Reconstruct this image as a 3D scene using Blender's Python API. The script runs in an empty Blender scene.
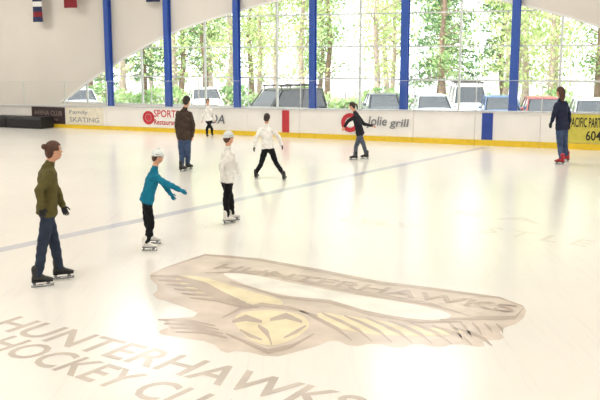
import bpy, math, random
import numpy as np
from mathutils import Vector, Matrix
random.seed(7)
sc = bpy.context.scene
sc.view_settings.view_transform = 'Standard'

# ------------------------------------------------------------------ camera
F, H, HOR = 850.0, 2.8, 55.0
PITCH = math.atan((200-HOR)/F)
cP, sP = math.cos(PITCH), math.sin(PITCH)
cd = bpy.data.cameras.new('camera'); cd.sensor_width = 36; cd.lens = 36*F/600; cd.clip_end = 600
cam = bpy.data.objects.new('camera', cd); sc.collection.objects.link(cam)
cam.location = (0, 0, H); cam.rotation_euler = (math.pi/2-PITCH, 0, 0)
sc.camera = cam

# survey helpers: turn measurements into real plan positions
def ray(px, py):
    dv = (py-200)/F
    return Vector(((px-300)/F, cP-sP*dv, -sP-cP*dv))
def ground(px, py, z=0.0):
    d = ray(px, py); t = (z-H)/d.z
    return Vector((d.x*t, d.y*t, z))
def at_depth(px, py, Y):
    d = ray(px, py); t = Y/d.y
    return Vector((d.x*t, Y, H+d.z*t))
U = Vector((.9153, -.4028, 0)).normalized(); N = Vector((.4028, .9153, 0)).normalized()
P0 = Vector((0, 29.1, 0))
def W(s, n, z): return P0+U*s+N*n+Vector((0, 0, z))
def on_wall(px, py, n):
    d = ray(px, py); o = Vector((0, 0, H))
    t = ((P0+N*n-o).dot(N))/d.dot(N)
    h = o+d*t
    return (h-P0).dot(U), h.z

# ------------------------------------------------------------------ materials
def hexc(h):
    h = h.lstrip('#'); c = [int(h[i:i+2], 16)/255 for i in (0, 2, 4)]
    return tuple((x/12.92 if x <= .04045 else ((x+.055)/1.055)**2.4) for x in c)
def mat(name, col, rough=.6, metal=0, var=.08, scale=8, bump=0, spec=.5, alpha=None):
    m = bpy.data.materials.new(name); m.use_nodes = True
    nt = m.node_tree; b = nt.nodes['Principled BSDF']
    c = hexc(col) if isinstance(col, str) else col
    tc = nt.nodes.new('ShaderNodeTexCoord'); no = nt.nodes.new('ShaderNodeTexNoise')
    no.inputs['Scale'].default_value = scale; no.inputs['Detail'].default_value = 4
    nt.links.new(tc.outputs['Object'], no.inputs['Vector'])
    cr = nt.nodes.new('ShaderNodeValToRGB')
    cr.color_ramp.elements[0].position = .3; cr.color_ramp.elements[1].position = .7
    cr.color_ramp.elements[0].color = tuple(x*(1-var) for x in c)+(1,)
    cr.color_ramp.elements[1].color = tuple(min(1, x*(1+var)) for x in c)+(1,)
    nt.links.new(no.outputs['Fac'], cr.inputs['Fac'])
    nt.links.new(cr.outputs['Color'], b.inputs['Base Color'])
    b.inputs['Roughness'].default_value = rough; b.inputs['Metallic'].default_value = metal
    b.inputs['Specular IOR Level'].default_value = spec
    if bump:
        bp = nt.nodes.new('ShaderNodeBump'); bp.inputs['Strength'].default_value = bump
        bp.inputs['Distance'].default_value = .02
        nt.links.new(no.outputs['Fac'], bp.inputs['Height']); nt.links.new(bp.outputs['Normal'], b.inputs['Normal'])
    return m
def glassmat(name, tint, refl=.06):
    m = bpy.data.materials.new(name); m.use_nodes = True; nt = m.node_tree
    nt.nodes.remove(nt.nodes['Principled BSDF'])
    out = nt.nodes['Material Output']
    t = nt.nodes.new('ShaderNodeBsdfTransparent'); t.inputs[0].default_value = tint+(1,)
    g = nt.nodes.new('ShaderNodeBsdfGlossy'); g.inputs['Roughness'].default_value = .05
    mx = nt.nodes.new('ShaderNodeMixShader'); mx.inputs[0].default_value = refl
    nt.links.new(t.outputs[0], mx.inputs[1]); nt.links.new(g.outputs[0], mx.inputs[2])
    nt.links.new(mx.outputs[0], out.inputs[0]); return m

def icemat():
    m = mat('ice', (.90, .868, .81), rough=.20, var=.03, scale=.35, spec=.5)
    nt = m.node_tree; b = nt.nodes['Principled BSDF']; cr = [n for n in nt.nodes if n.type == 'VALTORGB'][0]
    tc = [n for n in nt.nodes if n.type == 'TEX_COORD'][0]
    prev = cr.outputs['Color']
    for rot, sx in ((.5, 22), (-.9, 18), (1.6, 26)):      # skate scratches
        mp = nt.nodes.new('ShaderNodeMapping'); mp.inputs['Rotation'].default_value = (0, 0, rot); mp.inputs['Scale'].default_value = (sx, .7, 1)
        no = nt.nodes.new('ShaderNodeTexNoise'); no.inputs['Scale'].default_value = 1; no.inputs['Detail'].default_value = 3; no.inputs['Distortion'].default_value = .6
        r2 = nt.nodes.new('ShaderNodeValToRGB'); r2.color_ramp.elements[0].position = .60; r2.color_ramp.elements[1].position = .76
        r2.color_ramp.elements[0].color = (1, 1, 1, 1); r2.color_ramp.elements[1].color = (.94, .945, .955, 1)
        mx = nt.nodes.new('ShaderNodeMix'); mx.data_type = 'RGBA'; mx.blend_type = 'MULTIPLY'; mx.inputs[0].default_value = 1
        nt.links.new(tc.outputs['Object'], mp.inputs[0]); nt.links.new(mp.outputs[0], no.inputs['Vector']); nt.links.new(no.outputs['Fac'], r2.inputs[0])
        nt.links.new(prev, mx.inputs[6]); nt.links.new(r2.outputs[0], mx.inputs[7]); prev = mx.outputs[2]
    nt.links.new(prev, b.inputs['Base Color'])
    return m
M_ice = icemat()
M_wall = mat('painted_wall', '#e6e0d8', .8, var=.03, scale=.6)
M_board = mat('board_white', '#f1eeea', .45, var=.03, scale=1.5)
M_kick = mat('kick_yellow', '#e8c52c', .5, var=.08)
M_cap = mat('board_cap', '#c9ccd2', .4)
M_blue = mat('column_blue', '#2f56ae', .45, var=.08)
M_frame = mat('window_frame', '#d5d8d5', .5, var=.05)
M_conc = mat('concrete', '#b8b4ac', .85, var=.1)
M_asph = mat('asphalt', '#b0aeb0', .9, var=.12, scale=1.2)
M_glass = glassmat('window_glass', (.97, .99, .985), .04)
M_acryl = glassmat('acrylic_glass', (.97, .985, .975), .05)
M_black = mat('black', '#16161a', .55)
M_grey = mat('grey', '#7e8086', .5)
M_red = mat('sign_red', '#c2323c', .5)
M_white = mat('white', '#f2f0ec', .5, var=.03)
M_steel = mat('steel', '#c4c8cc', .25, metal=1)
M_skin = mat('skin', '#d6a184', .55, var=.06, scale=20)
M_eyew = mat('eye_white', '#efeae4', .3)
M_iris = mat('iris', '#2a1c14', .2)
M_lip = mat('lip', '#a8584e', .5)

# ------------------------------------------------------------------ mesh builder
class MB:
    def __init__(s): s.v = []; s.f = []; s.m = []; s.mats = []
    def mi(s, m):
        if m not in s.mats: s.mats.append(m)
        return s.mats.index(m)
    def add(s, vs, fs, m, M=None):
        o = len(s.v); k = s.mi(m)
        for v in vs:
            v = Vector(v); s.v.append(M @ v if M is not None else v)
        for f in fs: s.f.append([o+i for i in f]); s.m.append(k)
    def box(s, lo, hi, m, M=None, fn=None):
        vs = [(x, y, z) for z in (lo[2], hi[2]) for y in (lo[1], hi[1]) for x in (lo[0], hi[0])]
        if fn: vs = [fn(*v) for v in vs]
        s.add(vs, [(0, 2, 3, 1), (4, 5, 7, 6), (0, 1, 5, 4), (2, 6, 7, 3), (0, 4, 6, 2), (1, 3, 7, 5)], m, M)
    def loft(s, rings, m, M=None, cap=True):
        n = len(rings[0]); vs = [p for r in rings for p in r]; fs = []
        for i in range(len(rings)-1):
            for j in range(n):
                a = i*n+j; b = i*n+(j+1) % n
                fs.append((a, b, b+n, a+n))
        if cap:
            fs.append(tuple(range(n-1, -1, -1))); o = (len(rings)-1)*n
            fs.append(tuple(range(o, o+n)))
        s.add(vs, fs, m, M)
    def tube(s, pts, rad, m, n=10, M=None, side=None, flat=1.0, round_ends=True):
        pts = [Vector(p) for p in pts]; rad = list(rad)
        if round_ends:
            d0 = (pts[0]-pts[1]).normalized(); d1 = (pts[-1]-pts[-2]).normalized()
            r0, r1 = rad[0], rad[-1]
            pts = [pts[0]+d0*r0*.95, pts[0]+d0*r0*.6]+pts+[pts[-1]+d1*r1*.6, pts[-1]+d1*r1*.95]
            rad = [r0*.3, r0*.8]+rad+[r1*.8, r1*.3]
        rings = []; ref = Vector(side) if side is not None else None
        for i, p in enumerate(pts):
            d = (pts[min(i+1, len(pts)-1)]-pts[max(i-1, 0)]).normalized()
            if ref is None:
                ref = Vector((1, 0, 0)) if abs(d.x) < .8 else Vector((0, 1, 0))
            a = (ref-d*ref.dot(d)).normalized(); b = d.cross(a)
            if side is None: ref = a
            rings.append([p+a*math.cos(t)*rad[i]+b*math.sin(t)*rad[i]*flat for t in [2*math.pi*k/n for k in range(n)]])
        s.loft(rings, m, M)
    def ell(s, r, m, M=None, seg=16, rings=10, keep=None):
        vs = []; fs = []
        for i in range(rings+1):
            a = math.pi*i/rings
            for j in range(seg):
                b = 2*math.pi*j/seg
                vs.append((r[0]*math.sin(a)*math.cos(b), r[1]*math.sin(a)*math.sin(b), r[2]*math.cos(a)))
        for i in range(rings):
            for j in range(seg):
                q = (i*seg+j, (i+1)*seg+j, (i+1)*seg+(j+1) % seg, i*seg+(j+1) % seg)
                if keep:
                    c = sum((Vector(vs[k]) for k in q), Vector())/4
                    if not keep(c.x/r[0], c.y/r[1], c.z/r[2]): continue
                fs.append(q)
        s.add(vs, fs, m, M)
    def mesh(s, name, smooth=False):
        me = bpy.data.meshes.new(name); me.from_pydata([tuple(v) for v in s.v], [], s.f)
        for m in s.mats: me.materials.append(m)
        for p, k in zip(me.polygons, s.m): p.material_index = k; p.use_smooth = smooth
        me.update(); return me
    def obj(s, name, smooth=False, parent=None, origin=None):
        if origin is not None:
            o = Vector(origin); s.v = [v-o for v in s.v]
        me = s.mesh(name, smooth); ob = bpy.data.objects.new(name, me); sc.collection.objects.link(ob)
        if origin is not None: ob.location = origin
        if parent: ob.parent = parent
        return ob
def T(v): return Matrix.Translation(Vector(v))
def wb(mb, s0, s1, n0, n1, z0, z1, m):
    mb.box((s0, n0, z0), (s1, n1, z1), m, fn=lambda a, b, c: W(a, b, c))
def text_geo(mb, body, m, origin, xd, yd, width, height, shear=0.0):
    cu = bpy.data.curves.new('t', 'FONT'); cu.body = body; cu.resolution_u = 3; cu.offset = .015
    o = bpy.data.objects.new('t', cu); sc.collection.objects.link(o)
    dg = bpy.context.evaluated_depsgraph_get(); dg.update()
    me = o.evaluated_get(dg).to_mesh()
    vs = [v.co.copy() for v in me.vertices]; fs = [tuple(p.vertices) for p in me.polygons]
    o.evaluated_get(dg).to_mesh_clear()
    bpy.data.objects.remove(o); bpy.data.curves.remove(cu)
    x0 = min(v.x for v in vs); x1 = max(v.x for v in vs); y0 = min(v.y for v in vs); y1 = max(v.y for v in vs)
    out = []
    for v in vs:
        a = (v.x-x0)/(x1-x0); b = (v.y-y0)/(y1-y0)
        out.append(Vector(origin)+xd*(a*width+shear*b*height)+yd*b*height)
    mb.add(out, fs, m)

# ------------------------------------------------------------------ floor / boards
SL, SR, NB = -30, 30, -36
mb = MB(); wb(mb, SL, SR, NB, 0, -.2, 0, M_ice); mb.obj('floor')
mb = MB(); wb(mb, SL, SR, 0, 2.6, -.2, 0, M_conc); mb.obj('walkway_floor')
ZT = 7.5
M_ceil = mat('ceiling_paint', '#e4e0d8', .85, var=.02, scale=.5)
mb = MB(); wb(mb, SL, SR, NB, 2.8, ZT, ZT+.2, M_ceil); mb.obj('unseen_ceiling')  # unseen ceiling, added to keep sky and sun light out
mb = MB(); wb(mb, SL, SR, NB-.2, NB, -.2, ZT, M_wall); mb.obj('unseen_wall_back')  # this and both side walls: unseen, added to block outdoor light
mb = MB(); wb(mb, SL-.2, SL, NB, 2.8, -.2, ZT, M_wall); mb.obj('unseen_wall_left')
mb = MB(); wb(mb, SR, SR+.2, NB, 2.8, -.2, ZT, M_wall); mb.obj('unseen_wall_right')

def bh(s): return .965+.0137*s
mb = MB()
sj = -22.0
while sj < 18:
    a, b = sj, sj+1.99
    for (n0, n1, z0f, z1f, m) in ((.0, .1, lambda s: .0, lambda s: bh(s), M_board), (-.03, .0, lambda s: 0, lambda s: .17*bh(s), M_kick),
                                  (-.04, .13, lambda s: bh(s), lambda s: bh(s)+.035, M_cap)):
        vs = [W(a, n0, z0f(a)), W(b, n0, z0f(b)), W(a, n1, z0f(a)), W(b, n1, z0f(b)), W(a, n0, z1f(a)), W(b, n0, z1f(b)), W(a, n1, z1f(a)), W(b, n1, z1f(b))]
        mb.add(vs, [(0, 2, 3, 1), (4, 5, 7, 6), (0, 1, 5, 4), (2, 6, 7, 3), (0, 4, 6, 2), (1, 3, 7, 5)], m)
    sj += 2.0
boards = mb.obj('rink_boards')
mb = MB(); sj = -22.0
while sj < 18:
    a, b = sj+.02, sj+1.98; g = lambda s: bh(s)+.035
    mb.add([W(a, .05, g(a)), W(b, .05, g(b)), W(b, .05, g(b)+.93), W(a, .05, g(a)+.93)], [(0, 1, 2, 3)], M_acryl)
    wb(mb, sj-.012, sj+.012, .035, .065, g(sj), g(sj)+.93, M_frame)
    mb.box((a, .04, 0), (b, .06, .012), M_frame, fn=lambda x, y, z: W(x, y, z+g(x)+.93))
    sj += 2.0
mb.obj('safety_glass', parent=boards)

def sign(name, px0, px1, bg, texts, ztop=.97, zbot=.18):
    s0 = on_wall(px0, 118, -.02)[0]; s1 = on_wall(px1, 118, -.02)[0]
    mb = MB(); h = bh((s0+s1)/2); z0, z1 = h*zbot, h*ztop
    if bg: wb(mb, s0, s1, -.02, -.001, z0, z1, bg)
    for (body, m, fx, fz, fw, fh, sh) in texts:
        text_geo(mb, body, m, W(s0+(s1-s0)*fx, -.026, z0+(z1-z0)*fz), U, Vector((0, 0, 1)), (s1-s0)*fw, (z1-z0)*fh, sh)
    return mb, s0, s1, z0, z1
M_maroon = mat('maroon', '#3a2a2c', .5); M_cream = mat('cream', '#e9e2cf', .5); M_navy = mat('sign_blue', '#27459c', .5)
M_lime = mat('sign_lime', '#cfc552', .5); M_mut = mat('sign_muted', '#8a7a74', .5); M_lg = mat('sign_grey', '#9a9ca0', .5)
for a in [('a', 32, 65, M_maroon, [('ARENA CLUB', M_mut, .08, .5, .84, .28, 0), ('pro shop', M_mut, .2, .15, .6, .2, 0)]),
          ('b', 66, 103, M_cream, [('Family', M_lg, .1, .55, .5, .28, 0), ('SKATING', M_lg, .1, .15, .8, .28, 0), ]),
          ('c', 144, 180, M_white, [('SPORTS', M_red, .28, .55, .7, .38, 0), ('Restaurant', M_red, .28, .15, .66, .28, 0)]),
          ('d', 203, 232, None, [('OA', M_grey, .2, .3, .55, .45, .2)]),
          ('e', 282, 289, M_red, []),
          ('f', 345, 411, None, [('Jolie', M_grey, .33, .3, .3, .5, .15), ('grill', M_grey, .68, .3, .27, .42, .15)]),
          ('g', 482, 493, M_navy, []),
          ('h', 568, 606, M_lime, [('PACIFIC PARTS', M_black, .04, .55, .9, .34, 0), ('604', M_black, .5, .1, .4, .34, 0)])]:
    mb, s0, s1, z0, z1 = sign('advertising_sign', *a[1:])
    if a[0] in 'cf':
        cs = s0+(.13 if a[0] == 'c' else .08)*(s1-s0); cz = (z0+z1)/2; R = (z1-z0)*(.36 if a[0] == 'c' else .4)
        for r0, r1, m, nn in ((R*.55, R, M_red, -.028), (0.001, R*.5, M_white if a[0] == 'f' else M_red, -.027)):
            vs = []; K = 28
            for k in range(K):
                t = 2*math.pi*k/K
                vs += [W(cs+r0*math.cos(t), nn, cz+r0*math.sin(t)), W(cs+r1*math.cos(t), nn, cz+r1*math.sin(t))]
            mb.add(vs, [(2*k, 2*k+1, (2*k+3) % (2*K), (2*k+2) % (2*K)) for k in range(K)], m)
    mb.obj('advertising_sign')

# ------------------------------------------------------------------ window wall
ARCH = [(-12.3, .8), (-10.9, 1.65), (-9.71, 2.31), (-6.87, 3.58), (-3.78, 4.42), (-1.55, 4.85), (2, 5.2), (5.86, 4.66), (7.67, 4.2), (9.38, 3.66), (12, 2.6), (15.5, .8)]
def arch(s):
    if s <= ARCH[0][0] or s >= ARCH[-1][0]: return .8
    xs = [a[0] for a in ARCH]; ys = [a[1] for a in ARCH]
    for i in range(len(xs)-1):
        if xs[i] <= s <= xs[i+1]:
            def sl(k):
                if k == 0: return (ys[1]-ys[0])/(xs[1]-xs[0])
                if k == len(xs)-1: return (ys[-1]-ys[-2])/(xs[-1]-xs[-2])
                return (ys[k+1]-ys[k-1])/(xs[k+1]-xs[k-1])
            h = xs[i+1]-xs[i]; t = (s-xs[i])/h
            return ((2*t**3-3*t**2+1)*ys[i]+(t**3-2*t**2+t)*h*sl(i)+(-2*t**3+3*t**2)*ys[i+1]+(t**3-t**2)*h*sl(i+1))
mb = MB()
wb(mb, SL, -12.3, 2.6, 2.8, -.2, ZT, M_wall); wb(mb, 15.5, SR, 2.6, 2.8, -.2, ZT, M_wall)
wb(mb, -12.3, 15.5, 2.6, 2.8, -.2, .8, M_wall)
K = 70
for k in range(K):
    a = -12.3+27.8*k/K; b = -12.3+27.8*(k+1)/K
    vs = [W(a, 2.6, arch(a)), W(b, 2.6, arch(b)), W(a, 2.8, arch(a)), W(b, 2.8, arch(b)), W(a, 2.6, ZT), W(b, 2.6, ZT), W(a, 2.8, ZT), W(b, 2.8, ZT)]
    mb.add(vs, [(0, 2, 3, 1), (4, 5, 7, 6), (0, 1, 5, 4), (2, 6, 7, 3)], M_wall)
mb.obj('wall_far')
mb = MB()
for k in range(K):
    a = -12.3+27.8*k/K; b = -12.3+27.8*(k+1)/K
    vs = [W(a, 2.57, arch(a)-.03), W(b, 2.57, arch(b)-.03), W(a, 2.6, arch(a)-.03), W(b, 2.6, arch(b)-.03), W(a, 2.57, arch(a)+.05), W(b, 2.57, arch(b)+.05), W(a, 2.6, arch(a)+.05), W(b, 2.6, arch(b)+.05)]
    mb.add(vs, [(0, 2, 3, 1), (4, 5, 7, 6), (0, 1, 5, 4), (2, 6, 7, 3)], M_white)
mb.obj('trim_1')
COLS = [on_wall(p, 55, 2.45)[0] for p in (109, 168, 237, 313, 405, 515)]+[11.1]
for s in COLS:
    mb = MB(); w = .10 if s < 0 else .125   # I-beam section
    wb(mb, s-w, s+w, 2.30, 2.34, 0, ZT, M_blue); wb(mb, s-w, s+w, 2.53, 2.56, 0, ZT, M_blue)
    wb(mb, s-.04, s+.04, 2.34, 2.53, 0, ZT, M_blue); wb(mb, s-w-.05, s+w+.05, 2.25, 2.56, 0, .03, M_blue)
    mb.obj('steel_column', origin=W(s, 2.43, 0))
edges = [-12.3]+COLS+[15.5]
for i in range(len(edges)-1):
    a, b = edges[i], edges[i+1]; mb = MB(); kk = 14
    pts = [a+(b-a)*j/kk for j in range(kk+1)]
    for p, q in zip(pts[:-1], pts[1:]):
        mb.add([W(p, 2.7, .8), W(q, 2.7, .8), W(q, 2.7, arch(q)), W(p, 2.7, arch(p))], [(0, 1, 2, 3)], M_glass)
    mids = [a+(b-a)*.5] if i < 6 else [a+(b-a)*.33, a+(b-a)*.66]
    for mm in mids:
        if arch(mm) > 1.0: wb(mb, mm-.035, mm+.035, 2.66, 2.74, .8, arch(mm), M_frame)
    for zz in (.83, 1.95, 3.1, 4.25):
        xs = [p for p in pts if arch(p) > zz+.02]
        if len(xs) > 1: wb(mb, xs[0], xs[-1], 2.67, 2.73, zz-.025, zz+.025, M_frame)
    mb.obj('window_%d' % (i+1))

def flag(px0, px1, pyb, cols):
    n = 2.2; s0, zb = on_wall(px0, pyb, n); s1, _ = on_wall(px1, pyb, n); zt = zb+1.25; mb = MB(); K = 12; R = len(cols)*3
    vs = []; ms = []
    for r in range(R+1):
        for k in range(K+1):
            a = k/K; vs.append(W(s0+(s1-s0)*a, n+.03*math.sin(a*9+r*.2), zb+(zt-zb)*r/R))
    for r in range(R):
        for k in range(K):
            q = (r*(K+1)+k, r*(K+1)+k+1, (r+1)*(K+1)+k+1, (r+1)*(K+1)+k)
            ms.append((q, cols[r//3]))
    for c in set(cols):
        mb.add(vs, [q for q, cc in ms if cc == c], c)
    mb.tube([W(s0-.06, n, zt), W(s1+.06, n, zt)], [.015, .015], M_steel, 8)
    mb.tube([W((s0+s1)/2, n, zt), W((s0+s1)/2, 2.6, zt+.1)], [.012, .012], M_steel, 8)
    mb.obj('hanging_flag')
M_fb = mat('flag_blue', '#2a3358', .8); M_fr = mat('flag_red', '#8c2531', .8)
flag(33, 43, 22, [M_fb, M_fr, M_fb, M_white, M_fb, M_fb]); flag(64, 77, 8, [M_fr, M_fb, M_fr]); flag(146, 160, 2, [M_fb, M_fr])

mb = MB()
for k in range(4):
    s0 = -17.2+k*1.7
    prof = [(-.85, .02), (-.9, .1), (-.9, .36), (-.84, .44), (-.2, .44), (-.12, .38), (-.12, .02)]
    r0 = [W(s0, p[0], p[1]) for p in prof]; r1 = [W(s0+1.66, p[0], p[1]) for p in prof]
    mb.loft([r0, r1], M_black); wb(mb, s0+.05, s0+1.6, -.8, -.15, 0, .03, M_grey)
mb.obj('padded_bench')

# ------------------------------------------------------------------ ice markings
UP = Vector((0, 0, 1))
def pm(n, c): return mat(n, c, .22, var=.12, scale=2.5, spec=.5)
M_l1 = mat('ice_line', '#cbcbd3', .22, var=.06, scale=1, spec=.5)
M_p1 = pm('ice_paint_brown', '#ddcec0'); M_p2 = pm('ice_paint_yellow', '#f0e2bf'); M_p3 = pm('ice_paint_dark', '#c4b3a6')
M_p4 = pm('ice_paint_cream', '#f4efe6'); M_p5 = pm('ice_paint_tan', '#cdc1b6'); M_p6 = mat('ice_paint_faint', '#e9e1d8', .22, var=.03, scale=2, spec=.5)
a = ground(0, 250); b = ground(484, 147.5); d = (b-a).normalized(); pn = d.cross(UP)
mb = MB(); a0 = a-d*9
mb.add([a0+pn*.13+UP*.001, b+pn*.13+UP*.001, b-pn*.13+UP*.001, a0-pn*.13+UP*.001], [(3, 2, 1, 0)], M_l1); mb.obj('ice_line_marking')
mb = MB()
def poly(pts, m, z):
    mb.add([ground(x, y)+UP*z*.4 for x, y in pts], [tuple(range(len(pts)))[::-1]], m)
def sm(pts, it=2):
    for _ in range(it):
        q = []
        for i in range(len(pts)):
            p, r = pts[i], pts[(i+1) % len(pts)]
            q += [(p[0]*.75+r[0]*.25, p[1]*.75+r[1]*.25), (p[0]*.25+r[0]*.75, p[1]*.25+r[1]*.75)]
        pts = q
    return pts
poly(sm([(147, 276), (163, 268), (186, 260), (206, 254), (240, 256), (290, 265), (345, 276), (400, 286), (460, 293), (505, 299), (528, 307), (522, 322), (498, 330), (506, 340), (482, 340), (486, 348), (455, 343), (440, 348), (415, 343), (400, 349), (375, 343), (352, 347), (334, 339), (318, 346), (296, 352), (272, 358), (240, 350), (224, 354), (212, 342), (180, 338), (154, 333), (172, 326), (160, 319), (205, 316), (176, 304), (150, 297), (160, 288)], 1), M_p1, .003)
def stroke(pts, w, m=M_p3, z=.009):
    n = len(pts); top = []; bot = []
    for i, (x, y) in enumerate(pts):
        q = w*math.sin(math.pi*(i+.4)/(n-.2)); top.append((x, y-q)); bot.append((x, y+q))
    poly(top+bot[::-1], m, z)
poly(sm([(215, 272), (250, 274), (300, 285), (360, 296), (420, 305), (456, 315), (440, 321), (400, 318), (362, 310), (335, 301), (290, 297), (250, 287)]), M_p4, .006)
poly(sm([(172, 274), (205, 277), (245, 290), (290, 302), (270, 308), (235, 305), (205, 297), (182, 286)]), M_p2, .006)
poly(sm([(310, 311), (355, 317), (420, 328), (476, 331), (430, 337), (370, 335), (330, 327)]), M_p2, .006)
poly(sm([(230, 316), (258, 309), (300, 313), (312, 325), (298, 338), (268, 348), (244, 337)]), M_p2, .006)
stroke([(160, 270), (205, 255), (260, 260), (320, 271), (380, 283), (440, 290), (500, 298), (524, 307)], 1.6)
stroke([(205, 273), (260, 272), (320, 285), (380, 296), (430, 304), (470, 316)], 2.0)
stroke([(230, 282), (280, 297), (330, 302), (370, 314), (420, 322), (462, 322)], 2.0)
stroke([(440, 320), (480, 318), (515, 318), (524, 308)], 2.0)
for i in range(6): stroke([(150+i*8, 276+i*4.4), (178+i*8, 277+i*4.6), (205+i*7, 284+i*4.4), (228+i*6, 295+i*2.6)], 1.8, z=.009+.0008*i)
for i in range(8): stroke([(300+i*22, 311+i*2.4), (318+i*22, 319+i*2.1), (338+i*21, 329+i*1.5), (352+i*20, 341+i*.7)], 1.9)
for i in range(5): stroke([(448+i*12, 322+i*.5), (455+i*12, 329+i*.4), (462+i*10, 338-i*1.2)], 2.2)
for i in range(4): stroke([(158+i*6, 320+i*4), (185+i*6, 320+i*4), (215+i*4, 326+i*4)], 1.7)
stroke([(222, 318), (240, 309), (262, 305), (290, 308), (318, 316)], 2.0); stroke([(232, 322), (246, 318), (262, 322)], 3.2); stroke([(270, 320), (286, 316), (302, 322)], 3.2)
stroke([(258, 326), (268, 334), (272, 345)], 4); stroke([(226, 334), (246, 342), (268, 352), (292, 346), (314, 334)], 2.2, z=.011); stroke([(240, 330), (250, 336), (262, 340)], 2); stroke([(284, 338), (296, 332), (306, 326)], 2)
o = ground(212, 269); e = ground(512, 313); xd = (e-o).normalized(); yd = UP.cross(xd)
text_geo(mb, 'HUNTERHAWKS', M_p3, o+UP*.006, xd, yd, (e-o).length, .30)
mb.obj('ice_team_logo')
mb = MB()
for body, A, B, hh, m in (('HUNTERHAWKS', (-14, 327), (345, 418), .44, M_p5), ('HOCKEY CLUB', (-22, 347), (232, 428), .42, M_p5),
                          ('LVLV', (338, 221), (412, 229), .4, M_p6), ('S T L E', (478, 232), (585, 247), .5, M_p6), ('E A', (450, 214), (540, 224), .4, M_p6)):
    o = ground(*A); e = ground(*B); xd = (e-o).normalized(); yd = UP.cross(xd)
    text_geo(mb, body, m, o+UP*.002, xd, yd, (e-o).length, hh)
mb.obj('ice_lettering')

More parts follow.
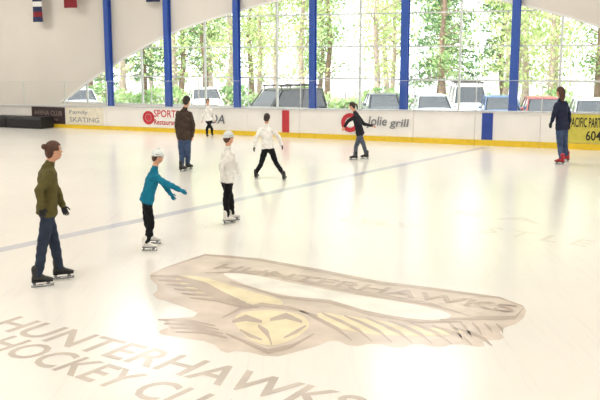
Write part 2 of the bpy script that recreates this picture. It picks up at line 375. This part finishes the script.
# ------------------------------------------------------------------ people
def person(name, feet, hip, sho, head, arms, knees, facing, cols, hair='short', hatm=None, width=1.0, headpitch=0, headturn=0, hem=.05, lift=(0, 0)):
    """feet/knees/arms: index 0 = person's right side, 1 = left."""
    fg = [ground(*f) for f in feet]; org = (fg[0]+fg[1])/2; Y0 = org.y
    J = lambda p: at_depth(p[0], p[1], Y0+(p[2] if len(p) > 2 else 0))-org
    Hc = J(head); P = J(hip); S = J(sho)
    k = (Hc.z+.12)/1.80
    fa = math.radians(facing); fwd = Vector((math.cos(fa), math.sin(fa), 0)); side = fwd.cross(UP).normalized()
    jm, pm, hm, sm_, gm = cols
    body = MB(); segs = []
    def seg(a, b, ra, rb, m, sd=None, flat=1.0):
        body.tube([a, a.lerp(b, .5), b], [ra, (ra+rb)/2*1.02, rb], m, 12, side=sd, flat=flat); segs.append((a, b, ra, rb, m))
    ax = (S-P); L = ax.length; axn = ax.normalized(); f2 = (fwd-axn*fwd.dot(axn)).normalized(); s2 = f2.cross(axn).normalized()
    rings = []
    h0 = -hem*k/L
    prof = [(h0, .166, .128), (h0*.5+.02, .168, .13), (.15, .162, .125), (.35, .15, .115), (.55, .158, .118), (.78, .178, .12), (.92, .176, .105), (1.0, .13, .085), (1.07, .075, .068)]
    for t, a_, b_ in prof:
        c = P+ax*t; a_ *= k*width; b_ *= k*width
        rings.append([c+s2*a_*math.copysign(abs(math.cos(q))**.85, math.cos(q))+f2*b_*math.copysign(abs(math.sin(q))**.85, math.sin(q)) for q in [2*math.pi*i/20 for i in range(20)]])
    body.loft(rings, jm)
    body.tube([P+s2*.065*k-UP*.02*k, P-s2*.065*k-UP*.02*k], [.108*k, .108*k], pm, 12)
    ha = fa+math.radians(headturn); hf = Vector((math.cos(ha), math.sin(ha), 0)); hs = hf.cross(UP)
    R = Matrix((hs, hf, UP)).transposed().to_4x4()
    hk = max(k, .80)*.97
    HM = T(Hc) @ R @ Matrix.Rotation(math.radians(headpitch), 4, 'X') @ Matrix.Diagonal((hk, hk, hk, 1))
    body.ell((.076, .096, .098), M_skin, HM @ T((0, -.008, .025)), 16, 12)
    body.ell((.058, .070, .072), M_skin, HM @ T((0, .022, -.045)), 14, 10)
    nb = S+axn*.02*k; nt_ = HM @ Vector((0, -.02, -.06))
    seg(nb, nt_, .058*k, .052*k, M_skin)
    body.tube([S+axn*.01*k, S.lerp(nt_, .35)], [.085*k, .066*k], jm, 12)
    collar = (S+axn*.01*k, S.lerp(nt_, .35))
    hands = []
    for i, sg in ((0, 1), (1, -1)):
        sj = S+s2*sg*.150*k*width-axn*.045*k; el = J(arms[i][0]); hd = J(arms[i][1])
        dirf = (hd-el).normalized(); wr = hd-dirf*.05*k
        seg(sj, el, .068*k*width, .057*k*width, jm); seg(el, wr, .057*k*width, .042*k*width, jm)
        wa = (fwd-dirf*fwd.dot(dirf))
        if wa.length < .3: wa = UP-dirf*UP.dot(dirf)
        wa.normalize(); pe = wr+dirf*.085*k
        body.tube([wr-dirf*.02*k, wr+dirf*.02*k, wr+dirf*.05*k, pe], [.028*k, .032*k, .042*k, .040*k], gm, 12, side=wa, flat=.42)
        segs.append((wr+dirf*.045*k, pe, .03*k, .03*k, gm))
        nrm = dirf.cross(wa)*1.0
        if nrm.dot(s2*sg) > 0: nrm = -nrm
        hands.append((wr, pe, dirf, wa, nrm))
    ank = []
    for i, sg in ((0, 1), (1, -1)):
        hj = P+s2*sg*.085*k-UP*.04*k; kn = J(knees[i]); an = fg[i]-org+Vector((0, 0, .17*k+lift[i]))
        seg(hj, kn, .094*k*width, .066*k*width, pm); seg(kn, an, .068*k*width, .056*k, pm); ank.append(an)
    tmp = body.obj('tmp'); md = tmp.modifiers.new('r', 'REMESH'); md.mode = 'VOXEL'; md.voxel_size = .0125
    s_ = tmp.modifiers.new('s', 'SMOOTH'); s_.factor = .5; s_.iterations = 3
    dg = bpy.context.evaluated_depsgraph_get(); dg.update()
    me = bpy.data.meshes.new_from_object(tmp.evaluated_get(dg)); bpy.data.objects.remove(tmp)
    vs = np.array([v.co[:] for v in me.vertices]); fs = [tuple(p.vertices) for p in me.polygons]
    C = np.array([p.center[:] for p in me.polygons])
    best = np.full(len(C), 1e9); mi = np.zeros(len(C), int); mats = [jm, pm, M_skin, gm]
    def dist(a, b, ra, rb):
        a = np.array(a[:]); b = np.array(b[:]); ab = b-a; t = np.clip(((C-a)@ab)/(ab@ab), 0, 1)
        return np.linalg.norm(C-(a+t[:, None]*ab), axis=1)-(ra+(rb-ra)*t)
    for a_, b_, ra, rb, m in segs:
        dd = dist(a_, b_, ra, rb); w = dd < best; best[w] = dd[w]; mi[w] = mats.index(m)
    dd = dist(Hc-UP*.03*hk, Hc+UP*.03*hk, .09*hk, .09*hk); w = dd < best; best[w] = dd[w]; mi[w] = 2
    dd = dist(collar[0], collar[1], .085*k, .07*k)-.006; w = dd < best; best[w] = dd[w]; mi[w] = 0
    an_ = np.array(axn[:]); rel = (C-np.array(P[:])); tt = rel@an_/L
    lat = rel@np.array(s2[:]); fr = rel@np.array(f2[:])
    A = np.interp(tt, [p[0] for p in prof], [p[1]*k*width for p in prof]); B = np.interp(tt, [p[0] for p in prof], [p[2]*k*width for p in prof])
    q = np.sqrt((lat/A)**2+(fr/B)**2)
    w = (tt > prof[0][0]-.02) & (tt < 1.08) & (q < 1.15) & (mi != 3) & ((mi == 1) | (tt < 1.0)); mi[w] = 0
    w = (tt < prof[0][0]-.02) & (mi == 0) & (best > .03); mi[w] = 1
    me.update()
    nv = np.array([v.normal[:] for v in me.vertices])
    ph = vs*np.array([31., 27., 38.])/max(k, .6)
    fold = (np.sin(ph[:, 0]+1.7*np.sin(ph[:, 2]*.6))*np.sin(ph[:, 1]*.8+ph[:, 2]*.9))*.0055
    headd = np.linalg.norm(vs-np.array(Hc[:]), axis=1); fold[headd < .2*hk] = 0
    vs = vs+nv*fold[:, None]
    out = MB()
    for m in mats: out.mi(m)
    out.v = [Vector(v) for v in vs]; out.f = [list(f) for f in fs]; out.m = [int(out.mi(mats[j])) for j in mi]
    bpy.data.meshes.remove(me)
    for wr, pe, df, wa, nr in hands:
        for j, (off, ln) in enumerate(((.030, .072), (.010, .080), (-.010, .075), (-.029, .058))):
            b0 = pe+wa*off*k-df*.012*k; l = ln*k
            p1 = b0+df*l*.42+nr*l*.05; p2 = p1+df*l*.28+nr*l*.16; p3 = p2+df*l*.16+nr*l*.20
            out.tube([b0, p1, p2, p3], [.0095*k, .0092*k, .0085*k, .007*k], gm, 8)
        t0 = wr+df*.025*k+wa*.026*k; t1 = t0+df*.028*k+wa*.026*k+nr*.008*k; t2 = t1+df*.028*k+wa*.008*k+nr*.012*k
        out.tube([t0, t1, t2], [.012*k, .0105*k, .009*k], gm, 8)
    for i in (0, 1):
        an = ank[i]; fd = fwd.copy(); FR = Matrix((fd.cross(UP), fd, UP)).transposed().to_4x4()
        kk = k*.98; base = Vector((an.x, an.y, lift[i])); FM = T(base) @ FR @ Matrix.Diagonal((kk, kk, kk, 1))
        rr = []
        for y, hw, zb, zt in ((-.085, .022, .085, .13), (-.07, .034, .078, .175), (-.03, .038, .075, .20), (.03, .038, .075, .185), (.08, .042, .075, .145), (.13, .045, .075, .125), (.165, .038, .078, .112), (.185, .02, .085, .10)):
            zc = (zb+zt)/2; hz = (zt-zb)/2
            rr.append([Vector((hw*math.cos(q), y, zc+hz*math.copysign(abs(math.sin(q))**.6, math.sin(q)))) for q in [2*math.pi*j/14 for j in range(14)]])
        out.loft(rr, sm_, FM)
        out.tube([(0, -.03, .13), (0, -.035, .24)], [.046, .05], sm_, 12, M=FM)
        sole = M_grey if sm_.name == 'skate_white' else M_black
        out.box((-.036, -.085, .066), (.036, .175, .078), sole, FM)
        out.box((-.012, -.07, .03), (.012, -.035, .068), M_grey, FM); out.box((-.012, .10, .03), (.012, .14, .068), M_grey, FM)
        out.box((-.0025, -.095, 0), (.0025, .185, .034), M_steel, FM)
    for sx in (-1, 1):
        out.ell((.0125, .010, .009), M_eyew, HM @ T((sx*.030, .079, .012)), 10, 8)
        out.ell((.006, .005, .0065), M_iris, HM @ T((sx*.030, .0875, .012)), 8, 6)
        out.tube([(sx*.018, .088, .030), (sx*.03, .089, .034), (sx*.046, .078, .029)], [.003, .004, .003], hm, 6, M=HM)
        out.ell((.009, .018, .028), M_skin, HM @ T((sx*.076, -.005, -.002)), 10, 8)
    out.loft([[Vector((0, .086, .018)), Vector((.007, .082, .016)), Vector((-.007, .082, .016))], [Vector((0, .112, -.018)), Vector((.015, .086, -.024)), Vector((-.015, .086, -.024))]], M_skin, HM)
    out.tube([(-.022, .084, -.052), (0, .092, -.050), (.022, .084, -.052)], [.004, .006, .004], M_lip, 8, M=HM)
    if hair != 'none':
        def keep(x, y, z): return not ((y > .45 and z < .42) or (z < -.55) or (y > .1 and z < -.1))
        out.ell((.087, .108, .108), hm, HM @ T((0, -.012, .03)), 20, 16, keep)
        out.ell((.080, .055, .075), hm, HM @ T((0, -.06, -.02)), 14, 10)
    if hair == 'bun': out.ell((.036, .036, .036), hm, HM @ T((0, -.12, .06)), 12, 8)
    if hair == 'ponytail':
        out.tube([(0, -.10, .05), (0, -.15, .03), (0, -.165, -.06), (0, -.15, -.14)], [.022, .032, .028, .010], hm, 10, M=HM)
    if hair == 'long':
        out.tube([(0, -.055, .02), (0, -.075, -.07), (0, -.08, -.16), (0, -.085, -.2)], [.085, .075, .06, .035], hm, 12, M=HM)
    if hatm:
        out.ell((.095, .115, .115), hatm, HM @ T((0, -.012, .032)), 20, 16, lambda x, y, z: z > .12 or (z > -.2 and y < -.3))
        K = 20; pts = [(.096*math.cos(2*math.pi*j/K), -.014+.113*math.sin(2*math.pi*j/K), .045-.02*(1-math.sin(2*math.pi*j/K))*.6) for j in range(K+1)]
        out.tube(pts, [.013]*(K+1), hatm, 8, M=HM)
        out.ell((.022, .022, .02), hatm, HM @ T((0, -.012, .155)), 10, 8)
    ob = out.obj(name, smooth=True); ob.location = org
    return ob

def cloth(n, c, b=.5): return mat(n, c, .85, var=.18, scale=9, bump=b, spec=.2)
C_olive = cloth('olive_jacket', '#5b5430'); C_jean = cloth('dark_jeans', '#303849'); C_teal = cloth('teal_jacket', '#1a7896')
C_blk = cloth('black_pants', '#17181c'); C_wh = cloth('white_jacket', '#f0ece7'); C_brn = cloth('brown_jacket', '#473a32')
C_bj = cloth('blue_jeans', '#435372'); C_nav = cloth('navy_jacket', '#292e44'); C_dk = cloth('charcoal_jacket', '#2a2a31'); C_gj = cloth('grey_jeans', '#565e6e')
H_b = mat('hair_brown', '#4c2c1d', .6, var=.25, scale=40); H_d = mat('hair_dark', '#2a1e19', .6, var=.25, scale=40)
K_w = mat('skate_white', '#e8e5e0', .4); K_k = mat('skate_black', '#1b1b1d', .4); K_r = mat('skate_red', '#b02432', .4)
G_k = mat('black_glove', '#121216', .7); Hat = cloth('knit_hat', '#e4eaea')

person('woman_skater', [(39, 287), (60, 279)], (47, 210), (48, 169), (54, 151, 0), [((39, 190, -.22), (42, 211, -.2)), ((57, 191, .15), (64, 209, .1))],
       [(42, 249, -.12), (55, 246, .15)], 25, (C_olive, C_jean, H_b, K_k, G_k), hair='bun')
person('girl_skater', [(147, 251), (151, 244)], (147, 199), (154, 173), (158, 157), [((168, 184, -.2), (182, 191, -.3)), ((164, 184, .22), (172, 196, .2))],
       [(151, 224, -.1), (147, 222, .12)], 10, (C_teal, C_blk, H_b, K_w, C_teal), hair='short', hatm=Hat, headpitch=-10)
person('girl_skater', [(227, 224), (232, 221)], (227, 179), (228, 152), (229, 138), [((221, 165, -.2), (223, 178, -.18)), ((235, 163, .2), (238, 172, .15))],
       [(226, 201, -.1), (231, 200, .1)], 35, (C_wh, C_blk, H_b, K_w, C_wh), hair='short', hatm=Hat)
person('boy_skater', [(284, 181), (256, 179)], (268, 148), (266, 128), (267, 118), [((279, 137), (282, 146)), ((256, 138), (254, 148))],
       [(276, 163, .1), (261, 164, .1)], 75, (C_wh, C_blk, H_d, K_k, G_k), hair='short', hem=.0)
person('man_skater', [(188, 170), (182, 172)], (184, 137), (184, 112), (187, 101), [((193, 125), (192, 138)), ((177, 125), (178, 138))],
       [(188, 155, .05), (182, 155, .05)], 60, (C_brn, C_bj, H_d, K_k, M_skin), hair='short', width=1.08)
person('boy_skater', [(212, 136), (207, 137)], (209, 120), (208, 109), (208, 101.5), [((214, 115), (215, 121)), ((203, 115), (202, 121))],
       [(212, 129), (207, 129)], -70, (C_wh, C_blk, H_d, K_k, M_skin), hair='short', hem=.02)
person('woman_skater', [(355, 160), (366, 159)], (360, 133), (356, 115), (352, 106), [((364, 124, .2), (373, 126, .25)), ((348, 121, -.1), (344, 128, -.15))],
       [(356, 147, .05), (364, 146, -.05)], 165, (C_dk, C_gj, H_d, K_k, M_skin), hair='ponytail', headpitch=-10)
person('woman_skater', [(566, 162), (561, 165)], (562, 127), (561, 102.5), (560, 92), [((569, 114, .1), (569, 126, .1)), ((554, 114, -.1), (551, 124, -.15))],
       [(565, 146, .05), (560, 147, -.05)], 125, (C_nav, C_bj, H_b, K_r, G_k), hair='long')

# ------------------------------------------------------------------ outdoors
ZG = -.5
mb = MB(); wb(mb, -90, 90, 2.8, 120, ZG-.2, ZG, M_asph); mb.obj('parking_lot_ground')

def car(name, loc, yaw, colm, kind='sedan'):
    mb = MB(); suv = kind == 'suv'
    gl = bpy.data.materials.get('car_glass') or mat('car_glass', '#2c343c', .08, spec=.8)
    tl = bpy.data.materials.get('tyre') or mat('tyre', '#151515', .9)
    hl = bpy.data.materials.get('headlight') or mat('headlight', '#e8edf0', .1)
    zb = 1.08 if suv else .92; zr = 1.85 if suv else 1.46
    st = [(-2.2, .72, .42, zb-.12), (-2.12, .84, .32, zb-.02), (-1.5, .89, .24, zb+.03), (0, .90, .22, zb+.02), (1.1, .89, .24, zb-.02), (1.8, .87, .28, zb-.10), (2.15, .80, .32, zb-.2), (2.25, .66, .42, zb-.3)]
    rr = []
    for x, hw, z0, z1 in st:
        zc = (z0+z1)/2; hz = (z1-z0)/2
        rr.append([Vector((x, hw*math.copysign(abs(math.cos(q))**.4, math.cos(q)), zc+hz*math.copysign(abs(math.sin(q))**.5, math.sin(q)))) for q in [2*math.pi*(j+.5)/20 for j in range(20)]])
    mb.loft(rr, colm)
    xb0, xb1, xt0, xt1 = (-2.08, 1.15, -1.9, .45) if suv else (-1.7, 1.15, -1.05, .35)
    def rect(x0, x1, hw, z):
        return [Vector(p) for p in ((x0, -hw*.9, z), (x0+.12, -hw, z), (x1-.15, -hw, z), (x1, -hw*.8, z), (x1, hw*.8, z), (x1-.15, hw, z), (x0+.12, hw, z), (x0, hw*.9, z))]
    mb.loft([rect(xb0, xb1, .82, zb-.06), rect(xt0, xt1, .66, zr-.05)], gl)
    mb.loft([rect(xt0-.05, xt1+.05, .69, zr-.07), rect(xt0, xt1, .66, zr-.02), rect(xt0+.15, xt1-.15, .5, zr+.01)], colm)
    for sy in (-1, 1):
        for (x0, x1) in ((xb1-.05, xt1), (xb0+.05, xt0), ((xb0+xb1)/2-.1, (xt0+xt1)/2-.1)):
            mb.tube([(x0, sy*.80, zb-.05), (x1, sy*.665, zr-.05)], [.035, .03], colm, 6)
        mb.ell((.08, .09, .07), colm, T((.85, sy*.98, zb+.06)), 8, 6)
        mb.ell((.09, .17, .09), hl, T((2.12, sy*.60, zb-.33)), 10, 6)
        for x in (-1.35, 1.35):
            mb.tube([(x, sy*.70, .33), (x, sy*.92, .33)], [.33, .33], tl, 20, round_ends=False)
            mb.tube([(x, sy*.90, .33), (x, sy*.935, .33)], [.19, .17], M_steel, 14, round_ends=False)
    mb.box((2.1, -.42, zb-.42), (2.27, .42, zb-.30), M_black); mb.box((2.1, -.7, .3), (2.30, .7, .40), M_black); mb.box((2.28, -.24, .42), (2.31, .24, .52), M_white)
    if suv:
        for sy in (-.6, .6): mb.tube([(xt0, sy, zr+.12), (xt1, sy, zr+.12)], [.025, .025], M_black, 6)
        for x in (-1.7, -.9, -.1, .4): mb.tube([(x, -.7, zr+.14), (x, .7, zr+.14)], [.025, .025], M_black, 6); mb.tube([(x, -.6, zr-.02), (x, -.6, zr+.13)], [.02, .02], M_black, 6); mb.tube([(x, .6, zr-.02), (x, .6, zr+.13)], [.02, .02], M_black, 6)
    ob = mb.obj(name, smooth=False); ob.location = loc; ob.rotation_euler = (0, 0, yaw)
cm = {n: mat('car_paint_'+n, c, .25, spec=.6, var=.03) for n, c in dict(dark='#444b54', silver='#b9bfc6', red='#8c4448', blue='#4d6688', white='#e4e4e4', black='#1c1f24').items()}
for px, c, kd, dn in ((383, 'dark', 'sedan', 13), (432, 'silver', 'sedan', 13), (468, 'white', 'suv', 15), (500, 'blue', 'sedan', 13), (543, 'red', 'sedan', 12.5), (592, 'silver', 'sedan', 12), (640, 'dark', 'sedan', 12),
                     (80, 'silver', 'sedan', 12), (205, 'white', 'sedan', 16)):
    s, _ = on_wall(px, 105, dn); p = W(s, dn, ZG)
    car('car', p, math.atan2(-p.y, -p.x)+.12, cm[c], kd)
s, _ = on_wall(280, 105, 7.5); p = W(s, 7.5, ZG+.0); car('suv', p, math.radians(-140), cm['black'], 'suv')

# foliage
def leafmat(name, cols):
    m = bpy.data.materials.new(name); m.use_nodes = True; nt = m.node_tree
    nt.nodes.remove(nt.nodes['Principled BSDF']); out = nt.nodes['Material Output']
    tc = nt.nodes.new('ShaderNodeTexCoord'); no = nt.nodes.new('ShaderNodeTexNoise'); no.inputs['Scale'].default_value = .9; no.inputs['Detail'].default_value = 6
    nt.links.new(tc.outputs['Object'], no.inputs['Vector']); cr = nt.nodes.new('ShaderNodeValToRGB')
    cr.color_ramp.elements[0].position = .33; cr.color_ramp.elements[1].position = .66
    cr.color_ramp.elements[0].color = hexc(cols[0])+(1,); cr.color_ramp.elements[1].color = hexc(cols[2])+(1,)
    e = cr.color_ramp.elements.new(.5); e.color = hexc(cols[1])+(1,)
    nt.links.new(no.outputs['Fac'], cr.inputs[0])
    d = nt.nodes.new('ShaderNodeBsdfDiffuse'); t = nt.nodes.new('ShaderNodeBsdfTranslucent'); mx = nt.nodes.new('ShaderNodeMixShader'); mx.inputs[0].default_value = .45
    for n in (d, t): nt.links.new(cr.outputs[0], n.inputs[0])
    nt.links.new(d.outputs[0], mx.inputs[1]); nt.links.new(t.outputs[0], mx.inputs[2]); nt.links.new(mx.outputs[0], out.inputs[0]); return m
L1 = leafmat('leaves_bright', ['#8fae6a', '#c8da98', '#eef3cf']); L2 = leafmat('leaves_green', ['#628c5a', '#a4c186', '#d6e6b8']); L3 = leafmat('leaves_conifer', ['#4f7256', '#7ca274', '#acc79d'])
M_bark = mat('bark', '#8a7566', .9, var=.3, scale=5); M_bark2 = mat('bark_pale', '#b0a094', .9, var=.25, scale=5)
def tree_mesh(kind, rs):
    rnd = random.Random(rs); mb = MB(); hgt = 13
    L = {0: L1, 1: L2, 2: L3}[kind]; bk = M_bark if kind else M_bark2
    lean = rnd.uniform(-.4, .4); sp = [Vector((lean*(z/hgt)**2+.12*math.sin(z+rs), .1*math.cos(z*.8), z)) for z in (0, .3, 2, 4, 6, 8, 10, 12, 13)]
    mb.tube(sp, [.30, .22, .19, .17, .15, .12, .09, .05, .02], bk, 8)
    vs = []; fs = []
    def leaf(c, sz):
        a = Vector((rnd.gauss(0, 1), rnd.gauss(0, 1), rnd.gauss(0, 1))).normalized(); b = a.orthogonal().normalized(); c2 = a.cross(b)
        k = len(vs); vs.extend([c+b*sz, c+c2*sz*.6, c-b*sz, c-c2*sz*.6]); fs.append((k, k+1, k+2, k+3))
    nb = 32 if kind < 2 else 60
    for i in range(nb):
        z = rnd.uniform(1.8, 12.3); th = rnd.uniform(0, 6.28)
        if kind < 2: ln = rnd.uniform(1.2, 3.2)*(1-.5*abs(z-7)/7); rise = rnd.uniform(.1, .8)
        else: ln = 2.7*(1-z/13.5)+.3; rise = -.25
        b0 = Vector((lean*(z/hgt)**2, 0, z)); dr = Vector((math.cos(th), math.sin(th), rise)); e = b0+dr*ln
        mb.tube([b0, b0.lerp(e, .5)+Vector((0, 0, .1)), e], [.05, .035, .012], bk, 5)
        cnt = 80 if kind < 2 else 60
        for _ in range(cnt):
            t = rnd.random()**.6
            sp_ = .55 if kind < 2 else .22
            leaf(b0.lerp(e, t)+Vector((rnd.gauss(0, sp_), rnd.gauss(0, sp_), rnd.gauss(0, sp_*.7))), rnd.uniform(.08, .16))
    mb.add(vs, fs, L)
    return mb.mesh('tree_mesh_%d_%d' % (kind, rs))
TM = [tree_mesh(0, 1), tree_mesh(0, 2), tree_mesh(1, 3), tree_mesh(1, 4), tree_mesh(2, 5)]
rnd = random.Random(11)
for row, (dn, cnt) in enumerate(((24, 16), (31, 17), (38, 17))):
    for i in range(cnt):
        s = -30+60*(i+rnd.uniform(.15, .85))/cnt
        ob = bpy.data.objects.new('tree', rnd.choice(TM)); sc.collection.objects.link(ob)
        ob.location = W(s*(1+row*.12), dn+rnd.uniform(-2, 2), ZG); ob.rotation_euler = (0, 0, rnd.uniform(0, 6.28)); k = rnd.uniform(.8, 1.15); ob.scale = (k, k, k)
mb = MB(); vs = []; fs = []
for _ in range(9000):
    s = rnd.uniform(-30, 34); z = rnd.uniform(0, 1.5)*(.75+.25*math.sin(s*1.3)); c = W(s, 20.0+rnd.uniform(-.6, .6), ZG+z)
    a = Vector((rnd.gauss(0, 1), rnd.gauss(0, 1), rnd.gauss(0, 1))).normalized(); b = a.orthogonal().normalized(); c2 = a.cross(b); sz = rnd.uniform(.1, .2); k = len(vs)
    vs += [c+b*sz, c+c2*sz*.6, c-b*sz, c-c2*sz*.6]; fs.append((k, k+1, k+2, k+3))
mb.add(vs, fs, L2)
for i in range(64): p = W(-30+i, 20.0, ZG); mb.tube([p, p+Vector((0.1, 0, 1.1))], [.04, .02], M_bark, 5)
mb.obj('hedge')

# ------------------------------------------------------------------ light
w = bpy.data.worlds.new('world'); sc.world = w; w.use_nodes = True
bg = w.node_tree.nodes['Background']; bg.inputs[0].default_value = (.99, .995, 1.0, 1); bg.inputs[1].default_value = 2.9
sd = bpy.data.lights.new('sun', 'SUN'); sd.energy = 6.5; sd.angle = .02; sd.color = (1, .96, .88)
so = bpy.data.objects.new('sun', sd); sc.collection.objects.link(so)
so.rotation_euler = (N*.55+U*.25+Vector((0, 0, -1))).normalized().to_track_quat('-Z', 'Y').to_euler()
M_fill = mat('fill_housing', '#d8d8d8', .5)
rotz = math.atan2(U.y, U.x)
for i in range(6):
    for j in range(4):
        s = -25+10*i; n = -31+9.6*j; p = W(s, n, ZT-.25)
        ld = bpy.data.lights.new('ceiling_fill', 'AREA'); ld.shape = 'RECTANGLE'; ld.size = 3; ld.size_y = 1.5; ld.energy = 212; ld.color = (1, .98, .935)  # out-of-view lamps, added to light the interior under the roof
        lo = bpy.data.objects.new('ceiling_fill', ld); sc.collection.objects.link(lo); lo.location = p; lo.rotation_euler = (0, 0, rotz)
mb = MB()
for i in range(6):
    for j in range(4):
        s = -25+10*i; n = -31+9.6*j; wb(mb, s-1.55, s+1.55, n-.8, n+.8, ZT-.22, ZT-.02, M_fill)  # housings that go with the added lamps, also out of view
mb.obj('ceiling_fill_housings')
